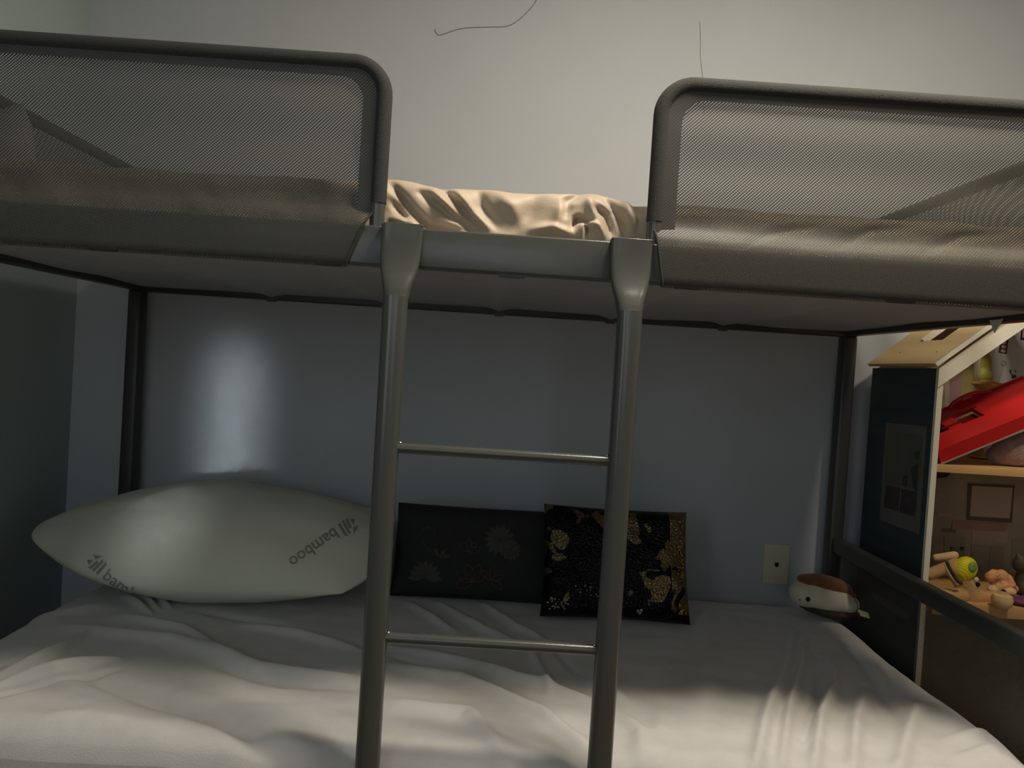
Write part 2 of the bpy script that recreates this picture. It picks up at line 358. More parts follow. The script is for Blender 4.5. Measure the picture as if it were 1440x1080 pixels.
# ---- guards: tube frame, dense hem, net sheet (all wrap down over the rail)
YG = YF + .014                                # guard plane
def rounded_path(x0, x1, z0, z1, r, side, n=10):
    """open path: starts at (x0,z1) far end, to the rounded upper corner at x1, down to z0"""
    s = 1 if x1 > x0 else -1; P = [(x0, z1)]
    for k in range(n + 1):
        a = PI / 2 * (1 - k / n); P.append((x1 - s * r + s * r * math.cos(a), z1 - r + r * math.sin(a)))
    P.append((x1, z0)); return P
def guard(x_end, x_in, flap_top, flap_bot):
    """x_end: outer end at the bed corner, x_in: rounded free end beside the ladder opening"""
    s = 1 if x_in > x_end else -1
    zt = ZT - .013; r = .052
    path = rounded_path(x_end, x_in - s * .013, ZR - .02, zt, r, s)
    path = [path[0]] + [((path[0][0] * (1 - t) + path[1][0] * t), path[0][1]) for t in (.2, .4, .6, .8)] + path[1:-1] + [(path[-2][0] * (1 - t) + path[-1][0] * t, path[-2][1] * (1 - t) + path[-1][1] * t) for t in (.25, .5, .75, 1)]
    o = obj('guard_frame', TB([(x, YG, z) for x, z in path], .0125, 16, up=(0, 1, 0)), 'metal', bed)
    # fabric sleeve round the tube, a little thicker, stops short of the foot
    sl = [p for p in path if p[1] > ZR + .02]
    obj('sleeve', TB([(x, YG, z) for x, z in sl], .0138, 16, up=(0, 1, 0)), 'sleeve', o)
    # hem ribbon
    bm = bmesh.new(); uvl = bm.loops.layers.uv.new('UVMap'); w = .021
    pin = rounded_path(x_end, x_in - s * (.013 + .012 + w), ZR + .018, zt - .012 - w * .6, r * .75, s)
    pout = rounded_path(x_end, x_in - s * .014, ZR + .018, zt, r, s)
    A = [bm.verts.new((x, YG - .009, z)) for x, z in pout]; B = [bm.verts.new((x, YG - .006, z)) for x, z in pin]
    for i in range(len(A) - 1): bm.faces.new((A[i], A[i + 1], B[i + 1], B[i]))
    for f in bm.faces:
        for l in f.loops: l[uvl].uv = (l.vert.co.x, l.vert.co.z)
    obj('hem', bm, 'net_dense', bed)
    # net: profile (y,z) from the top tube down, out over the rail and round underneath
    yo = YF - .0045
    prof = [(YG - .002, zt)] + [(YG - .002 + .002 * math.sin(k), zt - (zt - (ZR + .034)) * k / 14) for k in range(1, 15)]
    prof += [(YF + .006, ZR + .022), (YF - .001, ZR + .012), (yo, ZR + .003), (yo - .001, ZR - .012), (yo, ZU + .03), (yo, ZU + .012), (yo + .0005, ZU + .002), (yo + .004, ZU - .004), (yo + .014, ZU - .005), (yo + .03, ZU - .003)]
    prof = np.array(prof); seg = np.r_[0, np.cumsum(np.hypot(*np.diff(prof, axis=0).T))]
    zz = prof[:, 1]
    def xlim(z, i):
        if i > 14 - 0 and z < ZR + .03:                # flap: slanted free edge
            t = np.clip((ZR + .03 - z) / (ZR + .03 - ZU), 0, 1)
            return flap_top * (1 - t ** .8) + flap_bot * t ** .8
        d = z - (zt - r); xi = x_in - s * .013
        return xi if d <= 0 else xi - s * r + s * math.sqrt(max(0, r * r - d * d))
    ncol = 90; P = np.zeros((len(prof), ncol, 3)); U = np.zeros((len(prof), ncol, 2))
    for i, (y, z) in enumerate(prof):
        xx = np.linspace(x_end, xlim(z, i), ncol)
        P[i, :, 0] = xx; P[i, :, 1] = y; P[i, :, 2] = z
        U[i, :, 0] = xx; U[i, :, 1] = seg[-1] - seg[i]
    # cloth sags a touch along the fold over the rail
    sag = .0025 * np.sin(P[:, :, 0] * 9)
    P[15:18, :, 2] += sag[15:18]
    grid_mesh('net_panel', P, 'net', bed, uv=U)
    # dark edging on the slanted flap edge
    pe = [(P[i, -1, 0], P[i, -1, 1] - .0015, P[i, -1, 2]) for i in range(14, len(prof) - 2)]
    obj('edge_binding', TB(smooth_line(pe, 3), .0022, 8, up=(1, 0, 0)), 'sleeve', bed)
guard(XL - .012, atY(549, 180, YG).x, atY(527, 303, YF).x, atY(487, 368, YF).x)
guard(XR + .012, atY(917, 200, YG).x, atY(917, 335, YF).x, atY(931, 392, YF).x)
# end guards (seen through the front nets)
def end_guard(x, y0, y1, z0, z1, leg, netm, r=.045):
    pth = [(y0, z0), (y0, z1 - r)] + [(y0 + r - r * math.cos(a), z1 - r + r * math.sin(a)) for a in np.linspace(0, PI / 2, 8)] \
        + [(y0 + (y1 - y0) * t, z1) for t in (.3, .5, .7)] + [(y1 - r + r * math.sin(a), z1 - r + r * math.cos(a)) for a in np.linspace(0, PI / 2, 8)] + [(y1, z0)]
    o = obj('end_guard_frame', TB([(x, y, z) for y, z in pth], .0135, 12, up=(1, 0, 0)), 'sleeve' if leg else 'dark_metal', bed)
    ncol = 30; rows = np.linspace(z0, z1, 14); P = np.zeros((14, ncol, 3)); U = np.zeros((14, ncol, 2))
    for i, z in enumerate(rows):
        d = max(0, z - (z1 - r)); ins = r - math.sqrt(max(0, r * r - d * d))
        yy = np.linspace(y0 + ins, y1 - ins, ncol); P[i, :, 0] = x; P[i, :, 1] = yy; P[i, :, 2] = z; U[i, :, 0] = yy; U[i, :, 1] = z
    grid_mesh('end_net_panel', P, netm, bed, uv=U)
zl = atX(100, 196, XL).z; zr = atX(1380, 259, XR).z
end_guard(XL, YF + .03, YB, ZR - .02, zl, True, 'net')
end_guard(XR, YF + .03, YB, ZR - .02, zr, True, 'net')
# lower bunk end panel on the right: upper bar, centre upright, net
ztop = atX(1298, 832, XR).z
obj('lower_end_bar', BX((XR - .014, YF + .04, ztop - .022), (XR + .014, YB - .02, ztop + .022), .006), 'dark_metal', bed)
lowpost_y = 1.72
rows = np.linspace(.2, ztop, 12); yy = np.linspace(YF + .04, YB - .02, 40)
Yg, Zg = np.meshgrid(yy, rows, indexing='ij'); Pn = np.stack([np.full(Yg.shape, XR + .002), Yg, Zg], -1)
grid_mesh('lower_end_net', Pn, 'net_dark', bed, uv=np.stack([Yg, Zg], -1))
obj('lower_end_rail', BX((XR - .015, YF + .04, .2), (XR + .015, YB - .02, .26), .005), 'dark_metal', bed)
obj('lower_end_rail', BX((XL - .015, YF + .04, .2), (XL + .015, YB - .02, .26), .005), 'dark_metal', bed)
obj('lower_front_rail', BX((XL - .015, YF + .005, .2), (XR + .015, YF + .035, .26), .005), 'metal', bed)
obj('lower_back_rail', BX((XL - .015, YB - .015, .2), (XR + .015, YB + .015, .26), .005), 'dark_metal', bed)
obj('lower_base', BX((XL + .016, YF - .01, .262), (XR - .016, YB - .016, .278)), 'under', bed)

# ---- ladder
YL = 1.222
lt = thing('ladder', 'grey metal ladder with round rungs hooked on the upper bunk rail', 'ladder', (atY(704, 640, YL).x, YL, 0))
ups = []
for pc in ((557, 340), (887, 362)):
    xt = atY(pc[0], pc[1], YF).x; ups.append(xt)
xl_, xr_ = atY(545.5, 600, YL).x, atY(874, 615, YL).x
for x in (xl_, xr_):
    zt_ = ZR + .002
    zs = [zt_, zt_ - .03, zt_ - .056, zt_ - .078, zt_ - .098, zt_ - .120, zt_ - .16, .75, .45, .2, 0]
    wx = [.0335, .033, .032, .029, .024, .0205, .0195, .019, .0195, .0195, .0195]
    wy = [.008, .0085, .010, .013, .016, .0175, .018, .018, .018, .018, .018]
    yc = [YF - .008, YF - .0095, YF - .013, YF - .018, YF - .025, YF - .031, YL, YL, YL, YL, YL]
    bm = bmesh.new(); n = 28; rings = []
    line = smooth_line([(wx[i], wy[i], zs[i]) for i in range(11)], 5); lc = smooth_line([(yc[i], 0, zs[i]) for i in range(11)], 5)
    for (a, b, z), (yy_, _, _) in zip(line, lc):
        ring = []
        tb = min(1, max(0, (zt_ - .05 - z) / .09)); e = 2 / (3.6 - 1.1 * tb)
        for j in range(n):
            th = 2 * PI * j / n; cx, sx = math.cos(th), math.sin(th)
            ring.append(bm.verts.new((x + a * math.copysign(abs(cx) ** e, cx), yy_ + b * math.copysign(abs(sx) ** e, sx), z)))
        rings.append(ring)
    for A, B in zip(rings, rings[1:]):
        for j in range(n): bm.faces.new((A[j], A[(j + 1) % n], B[(j + 1) % n], B[j]))
    bm.faces.new(rings[0]); bm.faces.new(rings[-1])
    up_ = obj('upright', bm, 'metal', lt)
    # hook plate over the rail top
    obj('hook_plate', BX((x - .033, YF - .014, ZR - .0005), (x + .033, YF + .026, ZR + .004), .0015), 'metal', up_)
zr1 = atY(707, 639, YL).z; zr2 = atY(690, 905, YL).z
for z in (zr1, zr2, zr2 - (zr1 - zr2)):
    if z < .05: continue
    ru = obj('rung', TB([(xl_ + .012 + (xr_ - xl_ - .024) * k / 6, YL, z) for k in range(7)], .0085, 16, up=(0, 1, 0)), 'metal', lt)
    for x in (xl_ + .0215, xr_ - .0215):
        bm = bmesh.new(); ellip(bm, (x, YL - .003, z + .0085), (.003, .003, .0025), u=10, v=6); obj('weld_bead', bm, 'silver', ru)

# ================================================================ LOWER MATTRESS with wrinkled sheet
nx, ny = 420, 210
x0, x1, y0, y1 = XL + .022, XR - .022, 1.243, YB - .022
xs = np.linspace(x0, x1, nx); ys = np.linspace(y0, y1, ny)
X, Y = np.meshgrid(xs, ys, indexing='ij')
Z = np.full(X.shape, ZM)
def gp(l): return [tuple(atZ(x, y, ZM)[:2]) for x, y in l]
for l, amp, w in [
    ([(1118, 888), (1106, 940), (1078, 1010), (1060, 1090)], .014, .014),
    ([(1131, 900), (1128, 941), (1110, 1000), (1100, 1070)], .013, .011),
    ([(1169, 925), (1174, 968), (1155, 1010), (1145, 1080)], .015, .012),
    ([(1150, 925), (1150, 975), (1130, 1040)], -.009, .010),
    ([(1216, 972), (1204, 1020), (1200, 1080)], .012, .014),
    ([(1225, 930), (1240, 960)], .006, .016),
    ([(1292, 992), (1278, 1030), (1262, 1090)], .012, .016),
    ([(1262, 945), (1270, 975)], .006, .014),
    ([(1190, 900), (1230, 955), (1260, 1010)], -.006, .016),
    ([(1330, 1040), (1390, 1030), (1430, 1060)], .006, .015),
    ([(1350, 1065), (1400, 1050)], .005, .012),
    ([(990, 850), (1000, 920), (985, 1010)], .006, .03),
    ([(930, 1000), (925, 1080)], .006, .02),
    ([(0, 950), (81, 917), (122, 893)], .012, .012), ([(0, 962), (73, 941), (163, 925)], .013, .012),
    ([(0, 938), (60, 915), (100, 900)], -.006, .010), ([(0, 978), (80, 952), (170, 938)], -.006, .010),
    ([(102, 884), (244, 901), (366, 940), (505, 960)], .012, .022),
    ([(122, 945), (204, 972), (326, 1010), (420, 1052)], -.018, .026),
    ([(183, 868), (260, 888), (326, 925)], .010, .018),
    ([(346, 880), (430, 895), (505, 916)], .010, .016), ([(280, 860), (400, 880), (500, 905)], -.006, .016),
    ([(300, 935), (400, 962), (500, 972)], -.007, .016),
    ([(260, 992), (380, 1000), (505, 1010)], .006, .03), ([(330, 1015), (420, 1020), (510, 1035)], -.007, .02),
    ([(552, 912), (660, 936), (760, 962), (845, 990)], .013, .018), ([(552, 938), (650, 955), (760, 1000), (840, 1060)], .012, .018),
    ([(552, 925), (650, 946), (760, 980)], -.007, .012), ([(560, 990), (660, 1000), (720, 1070)], .009, .02),
    ([(620, 850), (680, 885), (730, 905)], .008, .014), ([(682, 849), (725, 882), (770, 900)], .009, .012), ([(575, 850), (640, 890)], .008, .014),
    ([(740, 905), (765, 950), (772, 975)], .008, .010), ([(760, 890), (810, 945)], -.006, .012),
    ([(870, 1000), (900, 1030), (905, 1080)], .010, .02), ([(840, 960), (880, 985)], .008, .02),
    ([(175, 838), (195, 850), (213, 866)], .008, .009), ([(200, 838), (222, 858)], .007, .008), ([(222, 840), (240, 858)], .006, .008),
    ([(30, 870), (90, 862), (150, 850)], .006, .02), ([(0, 1015), (120, 1005), (250, 1030)], .006, .03), ([(0, 1042), (90, 1046), (160, 1075)], -.006, .02),
]: Z += ridge(X, Y, gp(l), amp * 1.5, w * .9)
Z += .005 * vnoise(X, Y, 4, 1) + .0022 * vnoise(X, Y * 1.6, 12, 2) + .0008 * vnoise(X, Y, 34, 5)
# dip under the pillows
# rounded sheet edges
def edge(d, r): d = np.clip(d, 0, r); return r - np.sqrt(np.maximum(0, r * r - (r - d) ** 2))
fall = edge(X - x0, .05) * .6 + edge(x1 - X, .045) * .5 + edge(Y - y0, .055) + edge(y1 - Y, .03) * .4
Z -= fall
mt = thing('mattress', 'lower bunk mattress under a wrinkled pale grey fitted sheet', 'mattress', ((x0 + x1) / 2, (y0 + y1) / 2, .278))
top = np.stack([X, Y, Z], -1)
sheet = grid_mesh('fitted_sheet', top, 'sheet', mt)
# skirt down the four sides
bm = bmesh.new()
loop = [top[i, 0] for i in range(nx)] + [top[-1, j] for j in range(1, ny)] + [top[i, -1] for i in range(nx - 2, -1, -1)] + [top[0, j] for j in range(ny - 2, 0, -1)]
cx, cy = (x0 + x1) / 2, (y0 + y1) / 2
A = [bm.verts.new(p) for p in loop]; B = []; D = []
for i, p in enumerate(loop):
    wv = .002 * math.sin(i * .35)
    B.append(bm.verts.new((p[0], p[1], .37))); D.append(bm.verts.new((p[0], p[1], .282)))
for i in range(len(A)):
    j = (i + 1) % len(A); bm.faces.new((A[i], A[j], B[j], B[i])); bm.faces.new((B[i], B[j], D[j], D[i]))
bm.faces.new(D)
obj('sheet_skirt', bm, 'sheet', mt)

# ================================================================ UPPER MATTRESS with crumpled tan sheet
nx, nz = 420, 60
ux0, ux1 = XL + .02, XR - .02; uy0, uy1 = YF + .036, YB - .02
ZUM0 = ZU + .024; ZUM1 = CZ + .300
xs = np.linspace(ux0, ux1, nx)
# profile s: front face up, over the top, to the back
s = np.r_[np.linspace(0, 1, 46), np.linspace(1.03, 2, 34)]
X, Sg = np.meshgrid(xs, s, indexing='ij')
H = ZUM1 - ZUM0
Yp = np.zeros(X.shape); Zp = np.zeros(X.shape)
topw = ZUM1 + .003 * vnoise(X, Sg * 0, 5, 8) + .0025 * vnoise(X, Sg * 0, 16, 9)
# the bunched tan sheet stands a little higher in the opening
for pc, a, w in ((556, .012, .05), (700, -.001, .06), (835, .010, .035), (905, -.008, .03)):
    topw += a * np.exp(-((X - atY(pc, 260, uy0).x) / w) ** 2)
fr = Sg <= 1
r = .03
Hh = topw - ZUM0
zf = ZUM0 + Hh * np.clip(Sg, 0, 1)
d = np.clip(zf - (topw - r), 0, r)
Yp = np.where(fr, uy0 + (r - np.sqrt(np.maximum(0, r * r - d * d))), uy0 + r + (uy1 - uy0 - r) * (Sg - 1))
Zp = np.where(fr, zf, topw - .008 * (Sg - 1))
disp = .006 * vnoise(X, Zp, 14, 11) + .004 * vnoise(X, Zp, 30, 12)
def gy(l): return [(atY(x, y, uy0).x, atY(x, y, uy0).z) for x, y in l]
for l, a, w in [
    ([(548, 256), (575, 290), (600, 318), (652, 322)], -.022, .007), ([(556, 300), (590, 320), (640, 330)], .012, .008),
    ([(590, 268), (640, 305), (668, 325)], -.020, .006), ([(605, 262), (625, 285), (655, 322)], .014, .006),
    ([(618, 258), (650, 290), (680, 322)], -.020, .0055), ([(640, 262), (665, 300), (688, 322)], .012, .006),
    ([(550, 280), (565, 300), (575, 308)], -.018, .006), ([(548, 305), (570, 312)], .010, .006),
    ([(700, 268), (720, 290), (735, 318)], .008, .012), ([(672, 262), (678, 285), (700, 315)], -.010, .008),
    ([(760, 265), (745, 300), (720, 322)], -.006, .012),
    ([(795, 300), (800, 280), (820, 266), (840, 268)], -.020, .007), ([(780, 320), (790, 295), (808, 275)], .010, .008),
    ([(830, 270), (832, 290), (845, 320)], .012, .006), ([(842, 290), (855, 300), (862, 328)], -.018, .006),
    ([(806, 318), (812, 305), (825, 310), (828, 328)], -.024, .005), ([(818, 328), (822, 312), (840, 316), (848, 330)], .018, .005),
    ([(850, 270), (870, 300), (880, 325)], -.016, .007), ([(880, 272), (886, 300), (890, 325)], .014, .008), ([(893, 280), (900, 300)], -.012, .006),
    ([(750, 322), (775, 318), (800, 326)], .014, .007),
    ([(1050, 345), (1090, 325), (1150, 318)], -.007, .007), ([(1180, 345), (1230, 322), (1290, 318)], -.007, .008), ([(1300, 355), (1360, 330), (1430, 325)], -.007, .008),
]: disp += ridge(X, Zp, gy(l), -a, w)
Yp += np.where(fr, disp + .012, 0) * np.clip(Sg * 6, 0, 1)
um = thing('mattress', 'upper bunk mattress in a crumpled tan sheet behind the net guards', 'mattress', ((ux0 + ux1) / 2, (uy0 + uy1) / 2, ZUM0))
grid_mesh('tan_sheet', np.stack([X, Yp, Zp], -1), 'tan', um)
obj('mattress_core', BX((ux0 + .01, uy0 + .055, ZUM0), (ux1 - .01, uy1 - .005, ZUM1 - .05), .01), 'tan', um)
p = atY(648, 259, uy0 + .08)
tag(obj('hair_clip', BX((p.x - .009, p.y - .006, ZUM1 - .004), (p.x + .009, p.y + .006, ZUM1 + .006), .002), 'hole', loc=(p.x, p.y, ZUM1)), 'tiny black clip lying on the tan upper sheet', 'hair clip')
# grey cushion at the left end of the upper bunk
c = atY(20, 195, 1.55)
def cushion(name, W, Hh, T, m, parent=None, nu=60, nv=48, px=2.6, exp=.55, pinch=.05, wr=.004, seed=1, pu=None, expu=None):
    """closed pillow: local X width, local Y height, local Z thickness, corners slightly drawn out"""
    u = np.linspace(-1, 1, nu); v = np.linspace(-1, 1, nv); U, V = np.meshgrid(u, v, indexing='ij')
    if pinch < 0: x = W / 2 * U * (1 + pinch * V ** 2); y = Hh / 2 * V * (1 + pinch * .5 * U ** 2 - .42 * np.abs(np.clip(U, -1, 0)) ** 2.5)
    else: x = W / 2 * U * (1 - pinch * (1 - V ** 2)); y = Hh / 2 * V * (1 - pinch * (1 - U ** 2))
    t = T / 2 * np.maximum(0, (1 - np.abs(U) ** ((pu or px) if pu is None else (pu + 1.2 * np.clip(U, 0, 1))))) ** (expu or exp) * np.maximum(0, (1 - np.abs(V) ** px)) ** exp
    inner = np.clip((1 - np.maximum(abs(U), abs(V))) * 8, 0, 1)
    n = wr * (vnoise(U, V, 2.2, seed) + .5 * vnoise(U, V, 5, seed + 1)) * inner
    f = np.stack([x, y, t + n], -1); b = np.stack([x, y, -t + n * .5], -1)
    V0 = f.reshape(-1, 3); V1 = b.reshape(-1, 3); K = len(V0)
    idx = np.arange(K).reshape(nu, nv); q = np.stack([idx[:-1, :-1], idx[1:, :-1], idx[1:, 1:], idx[:-1, 1:]], -1).reshape(-1, 4)
    me = bpy.data.meshes.new(name); me.from_pydata(np.vstack([V0, V1]).tolist(), [], q.tolist() + (q[:, ::-1] + K).tolist())
    bm = bmesh.new(); bm.from_mesh(me); bmesh.ops.remove_doubles(bm, verts=bm.verts, dist=.0004); bmesh.ops.recalc_face_normals(bm, faces=bm.faces); bm.to_mesh(me); bm.free()
    return link(name, me, m, parent)
from mathutils import Euler
def place(o, loc, rot): o.location = loc; o.rotation_euler = rot; o.matrix_world = Matrix.LocRotScale(Vector(loc), Euler(rot), None)
cu = cushion('cushion', .19, .17, .10, 'gcush', px=2.2, exp=.6, pinch=-.12, seed=4)
place(cu, (c.x - .085, 1.6, ZUM1 + .080), (math.radians(84), math.radians(-14), 0))
tag(cu, 'soft grey cushion standing at the left end of the upper bunk', 'cushion')

# ================================================================ PILLOWS on lower bunk
def decal(name, o, parts, m, T, eps=.0012):
    """flat motif pieces (lists of 2D local points) laid on the front of a cushion (local +Z side)"""
    bvh = BVHTree.FromPolygons([v.co for v in o.data.vertices], [p.vertices for p in o.data.polygons])
    bm = bmesh.new()
    for poly in parts:
        vs = [bm.verts.new((x, y, 0)) for x, y in poly]
        if len(vs) > 2: bm.faces.new(vs)
    bmesh.ops.triangulate(bm, faces=bm.faces)
    for _ in range(3):
        es = [e for e in bm.edges if e.calc_length() > .006]
        if es: bmesh.ops.subdivide_edges(bm, edges=es, cuts=1); bmesh.ops.triangulate(bm, faces=[f for f in bm.faces if len(f.verts) > 3])
    for v in bm.verts:
        h = bvh.ray_cast(Vector((v.co.x, v.co.y, 1)), Vector((0, 0, -1)))
        if h[0] is not None: v.co.z = h[0].z + eps
    me = bpy.data.meshes.new(name); bm.to_mesh(me); bm.free()
    d = link(name, me, m); d.parent = o
    sd = d.modifiers.new('thickness', 'SOLIDIFY'); sd.thickness = .0008; sd.offset = 0
    return d
# --- large white pillow
PWd, PHt, PTh = .92, .44, .262
wp = cushion('pillow', PWd, PHt, PTh, 'pillow', nu=120, nv=80, px=1.9, exp=.62, pinch=-.20, wr=.004, seed=21, pu=1.35, expu=.8)
pa, pb = atY(40, 785, 1.90), atY(542, 800, 1.90)
WROT = (math.radians(20), 0, math.radians(0))
place(wp, ((pa.x + pb.x) / 2 - .016, 1.985, ZM + .142), WROT)
tag(wp, 'large white pillow printed bamboo at the left end of the lower bunk', 'pillow')
bpy.context.view_layer.update()
bvh_w = BVHTree.FromPolygons([wp.matrix_world @ v.co for v in wp.data.vertices], [p.vertices for p in wp.data.polygons])
def text_print(body, org, adv, up, height, name, extra=True):
    """print text on the pillow: org/adv/up are points of the photograph plane Y=1.8 dropped on the pillow along Y"""
    cu = bpy.data.curves.new('t', 'FONT'); cu.body = body; cu.size = 1; cu.offset = .018; cu.resolution_u = 3
    to = bpy.data.objects.new('t', cu); C.objects.link(to); bpy.context.view_layer.update()
    me = bpy.data.meshes.new_from_object(to.evaluated_get(bpy.context.evaluated_depsgraph_get())); bpy.data.objects.remove(to)
    bm = bmesh.new(); bm.from_mesh(me)
    if extra:
        for k, (xa, lean, h) in enumerate([(-.95, .14, .62), (-.70, .10, .86), (-.42, 0.06, .86)]):
            vs = [bm.verts.new((xa + a + lean * b, b * h, 0)) for a, b in ((0, 0), (.17, .0), (.17, .9), (0, 1.05))]; bm.faces.new(vs)
        vs = [bm.verts.new((a, b, 0)) for a, b in ((-1.28, .30), (-1.0, .12), (-.98, .55))]; bm.faces.new(vs)
        vs = [bm.verts.new((a, b, 0)) for a, b in ((-1.2, .75), (-.9, .62), (-.7, 1.0))]; bm.faces.new(vs)
    bmesh.ops.triangulate(bm, faces=bm.faces)
    for _ in range(2):
        es = [e for e in bm.edges if e.calc_length() > .15]
        if es: bmesh.ops.subdivide_edges(bm, edges=es, cuts=1); bmesh.ops.triangulate(bm, faces=[f for f in bm.faces if len(f.verts) > 3])
    dead = []
    for v in bm.verts:
        P = org + adv * (v.co.x * height) + up * (v.co.y * height)
        og = Vector((0, 0, CZ)); h = bvh_w.ray_cast(og, (P - og).normalized())
        if h[0] is None: dead.append(v); continue
        v.co = h[0] + Vector((0, -.0012, .0003))
    bmesh.ops.delete(bm, geom=dead, context='VERTS')
    bmesh.ops.transform(bm, matrix=wp.matrix_world.inverted(), verts=bm.verts)
    me2 = bpy.data.meshes.new(name); bm.to_mesh(me2); bm.free()
    d = link(name, me2, 'ink'); d.parent = wp; return d
def frame2(p, q):
    a = (q - p); a.y = 0; a.normalize(); return a
p, q = atY(470, 741, 1.82), atY(404, 787, 1.82)
a = frame2(p, q); upv = Vector((a.z, 0, -a.x)) * -1
if upv.z > 0: upv = -upv
text_print('bamboo', p, a, upv, .041, 'printed_text')
p, q = atY(143, 812, 1.82), atY(180, 840, 1.82)
a = frame2(p, q); upv = Vector((-a.z, 0, a.x))
if upv.z < 0: upv = -upv
text_print('bamboo', p, a, upv, .041, 'printed_text')
# side seam
sp = []
for k in range(40):
    X_ = -PWd / 2 * .93 + PWd * .86 * k / 39
    sp.append(Vector((X_, 0, 0)))
# --- flat black pillow with stitched flowers
def stem(pts, w=.0016):
    L = smooth_line([(x, y, 0) for x, y in pts], 5); out = []
    for a, b in zip(L, L[1:]):
        d = (b - a).normalized(); n = Vector((-d.y, d.x, 0)) * w; out.append([(a + n)[:2], (a - n)[:2], (b - n)[:2], (b + n)[:2]])
    return out
def petal(cx, cy, a, L, w):
    P = []
    for k in range(9):
        t = k / 8; P.append((t * L, w * math.sin(PI * t) ** .8))
    P += [(x, -y) for x, y in P[-2:0:-1]]
    return [(cx + x * math.cos(a) - y * math.sin(a), cy + x * math.sin(a) + y * math.cos(a)) for x, y in P]
def outline(cx, cy, a, L, w, t=.0014):
    return stem(petal(cx, cy, a, L, w) + [petal(cx, cy, a, L, w)[0]], t)
b0, b1 = atY(553, 838, 1.98), atY(782, 850, 1.98)
BW = (b1.x - b0.x) + .03
bp_ = cushion('pillow', BW, .245, .075, 'black', nu=60, nv=40, px=5, exp=.6, pinch=.02, wr=.004, seed=31)
place(bp_, ((b0.x + b1.x) / 2, 2.055, ZM + .128), (math.radians(72), 0, 0))
tag(bp_, 'flat black pillow with faint stitched flowers against the back wall', 'pillow')
mo = []
for cx, cy, R_, n in ((.055, .035, .044, 14), (.085, .01, .03, 12)):
    for k in range(n): mo.append(petal(cx, cy, 2 * PI * k / n, R_, .008))
for k in range(9): mo.append(petal(-.135, -.075, PI * k / 8, .048, .009))
mo += [petal(-.10, -.02, 1.0, .03, .006), petal(-.10, -.02, 2.2, .03, .006), petal(-.10, -.02, .2, .03, .006)]
mo += stem([(-.16, .03), (-.145, .055), (-.12, .05), (-.115, .03)]) + stem([(-.15, .02), (-.12, -.01), (-.10, -.02)])
decal('embroidery', bp_, mo, 'thread', .06)
mo = []
for a in (.6, 1.2, 2.0, 2.7, 3.5): mo += outline(-.01, -.075, a, .045, .012)
for a in (.4, 1.5, 2.4, -.6): mo += outline(.04, -.07, a, .036, .007)
for a in (.3, .9, 1.6, 2.4): mo += outline(-.025, .0, a, .032, .008)
decal('embroidery', bp_, mo, 'thread_r', .06)
# --- sequin cushion
q0, q1 = atY(765, 856, 1.93), atY(968, 868, 1.93)
SW = q1.x - q0.x + .016
sq = cushion('cushion', SW, .29, .10, 'sequin', nu=70, nv=56, px=5, exp=.5, pinch=.035, wr=.007, seed=41)
place(sq, ((q0.x + q1.x) / 2 - .002, 1.985, ZM + .142), (math.radians(66), math.radians(0), math.radians(0)))
tag(sq, 'black and gold sequin cushion leaning by the right ladder rail', 'cushion')
fl, fs = [], []
def cell(cx, cy, r): return [(cx + r * math.cos(a), cy + r * math.sin(a)) for a in (0, 1.2, 2.5, 3.8, 5)]
for k in range(46): fl.append(cell(SW / 2 - .018 - abs(random.gauss(0, .010)), random.uniform(-.035, .115), random.uniform(.002, .0045)))
for k in range(8): fl.append(cell(SW / 2 - .022 + random.uniform(-.012, .01), -.118 + random.uniform(-.006, .016), .004))
for k in range(26): fs.append(cell(-SW / 2 + .015 + random.uniform(0, .055), -.13 + random.uniform(0, .03), random.uniform(.0015, .003)))
for k in range(22): fs.append(cell(-.07 + random.gauss(0, .02), -.085 + random.gauss(0, .016), random.uniform(.0012, .0025)))
for k in range(4): fs.append(cell(.055 + random.uniform(-.006, .006), -.125 + random.uniform(-.004, .004), .004))
decal('gold_sequins', sq, fl, 'gold', .1, .0025)
decal('silver_sequins', sq, fs, 'silver', .1, .0025)

# ================================================================ small flat plush at the right
c = atZ(1168, 878, ZM); c = Vector((c.x, c.y + .03, ZM))
pt = thing('plush_toy', 'small white plush toy with brown back beside the right bed post', 'plush toy', c, rot=(0, 0, 0))
pc = c + Vector((0, .02, .008))
ry = Euler((0, math.radians(8), 0))
blob('body', [((pc.x - .005, pc.y, pc.z + .052), (.088, .055, .044), ry), ((pc.x - .055, pc.y - .002, pc.z + .056), (.042, .048, .034), ry), ((pc.x + .05, pc.y, pc.z + .040), (.045, .048, .028), ry)], 'plushw', pt)
blob('back_patch', [((pc.x + .005, pc.y + .006, pc.z + .086), (.072, .050, .022), ry), ((pc.x - .04, pc.y + .008, pc.z + .090), (.035, .038, .016), ry), ((pc.x + .055, pc.y + .012, pc.z + .062), (.035, .04, .018), ry)], 'brown', pt)
blob('belly_band', [((pc.x + .005, pc.y, pc.z + .018), (.078, .054, .018), ry), ((pc.x + .04, pc.y, pc.z + .014), (.06, .05, .014), None)], 'choc', pt)
for dx, dz, dy, r in ((-.079, .050, -.034, .0045), (-.064, .055, -.047, .0065)):
    bm = bmesh.new(); ellip(bm, (pc.x + dx, pc.y + dy, pc.z + dz), (r, r * .7, r), u=12, v=8); obj('eye', bm, 'hole', pt)
e0 = Vector((pc.x + .085, pc.y - .012, pc.z + .026))
obj('care_tag', PR([e0, e0 + Vector((.034, 0, -.010)), e0 + Vector((.032, -.012, -.020)), e0 + Vector((-.004, -.012, -.012))], (0, .0006, .0012)), 'tag', pt, smooth=False)

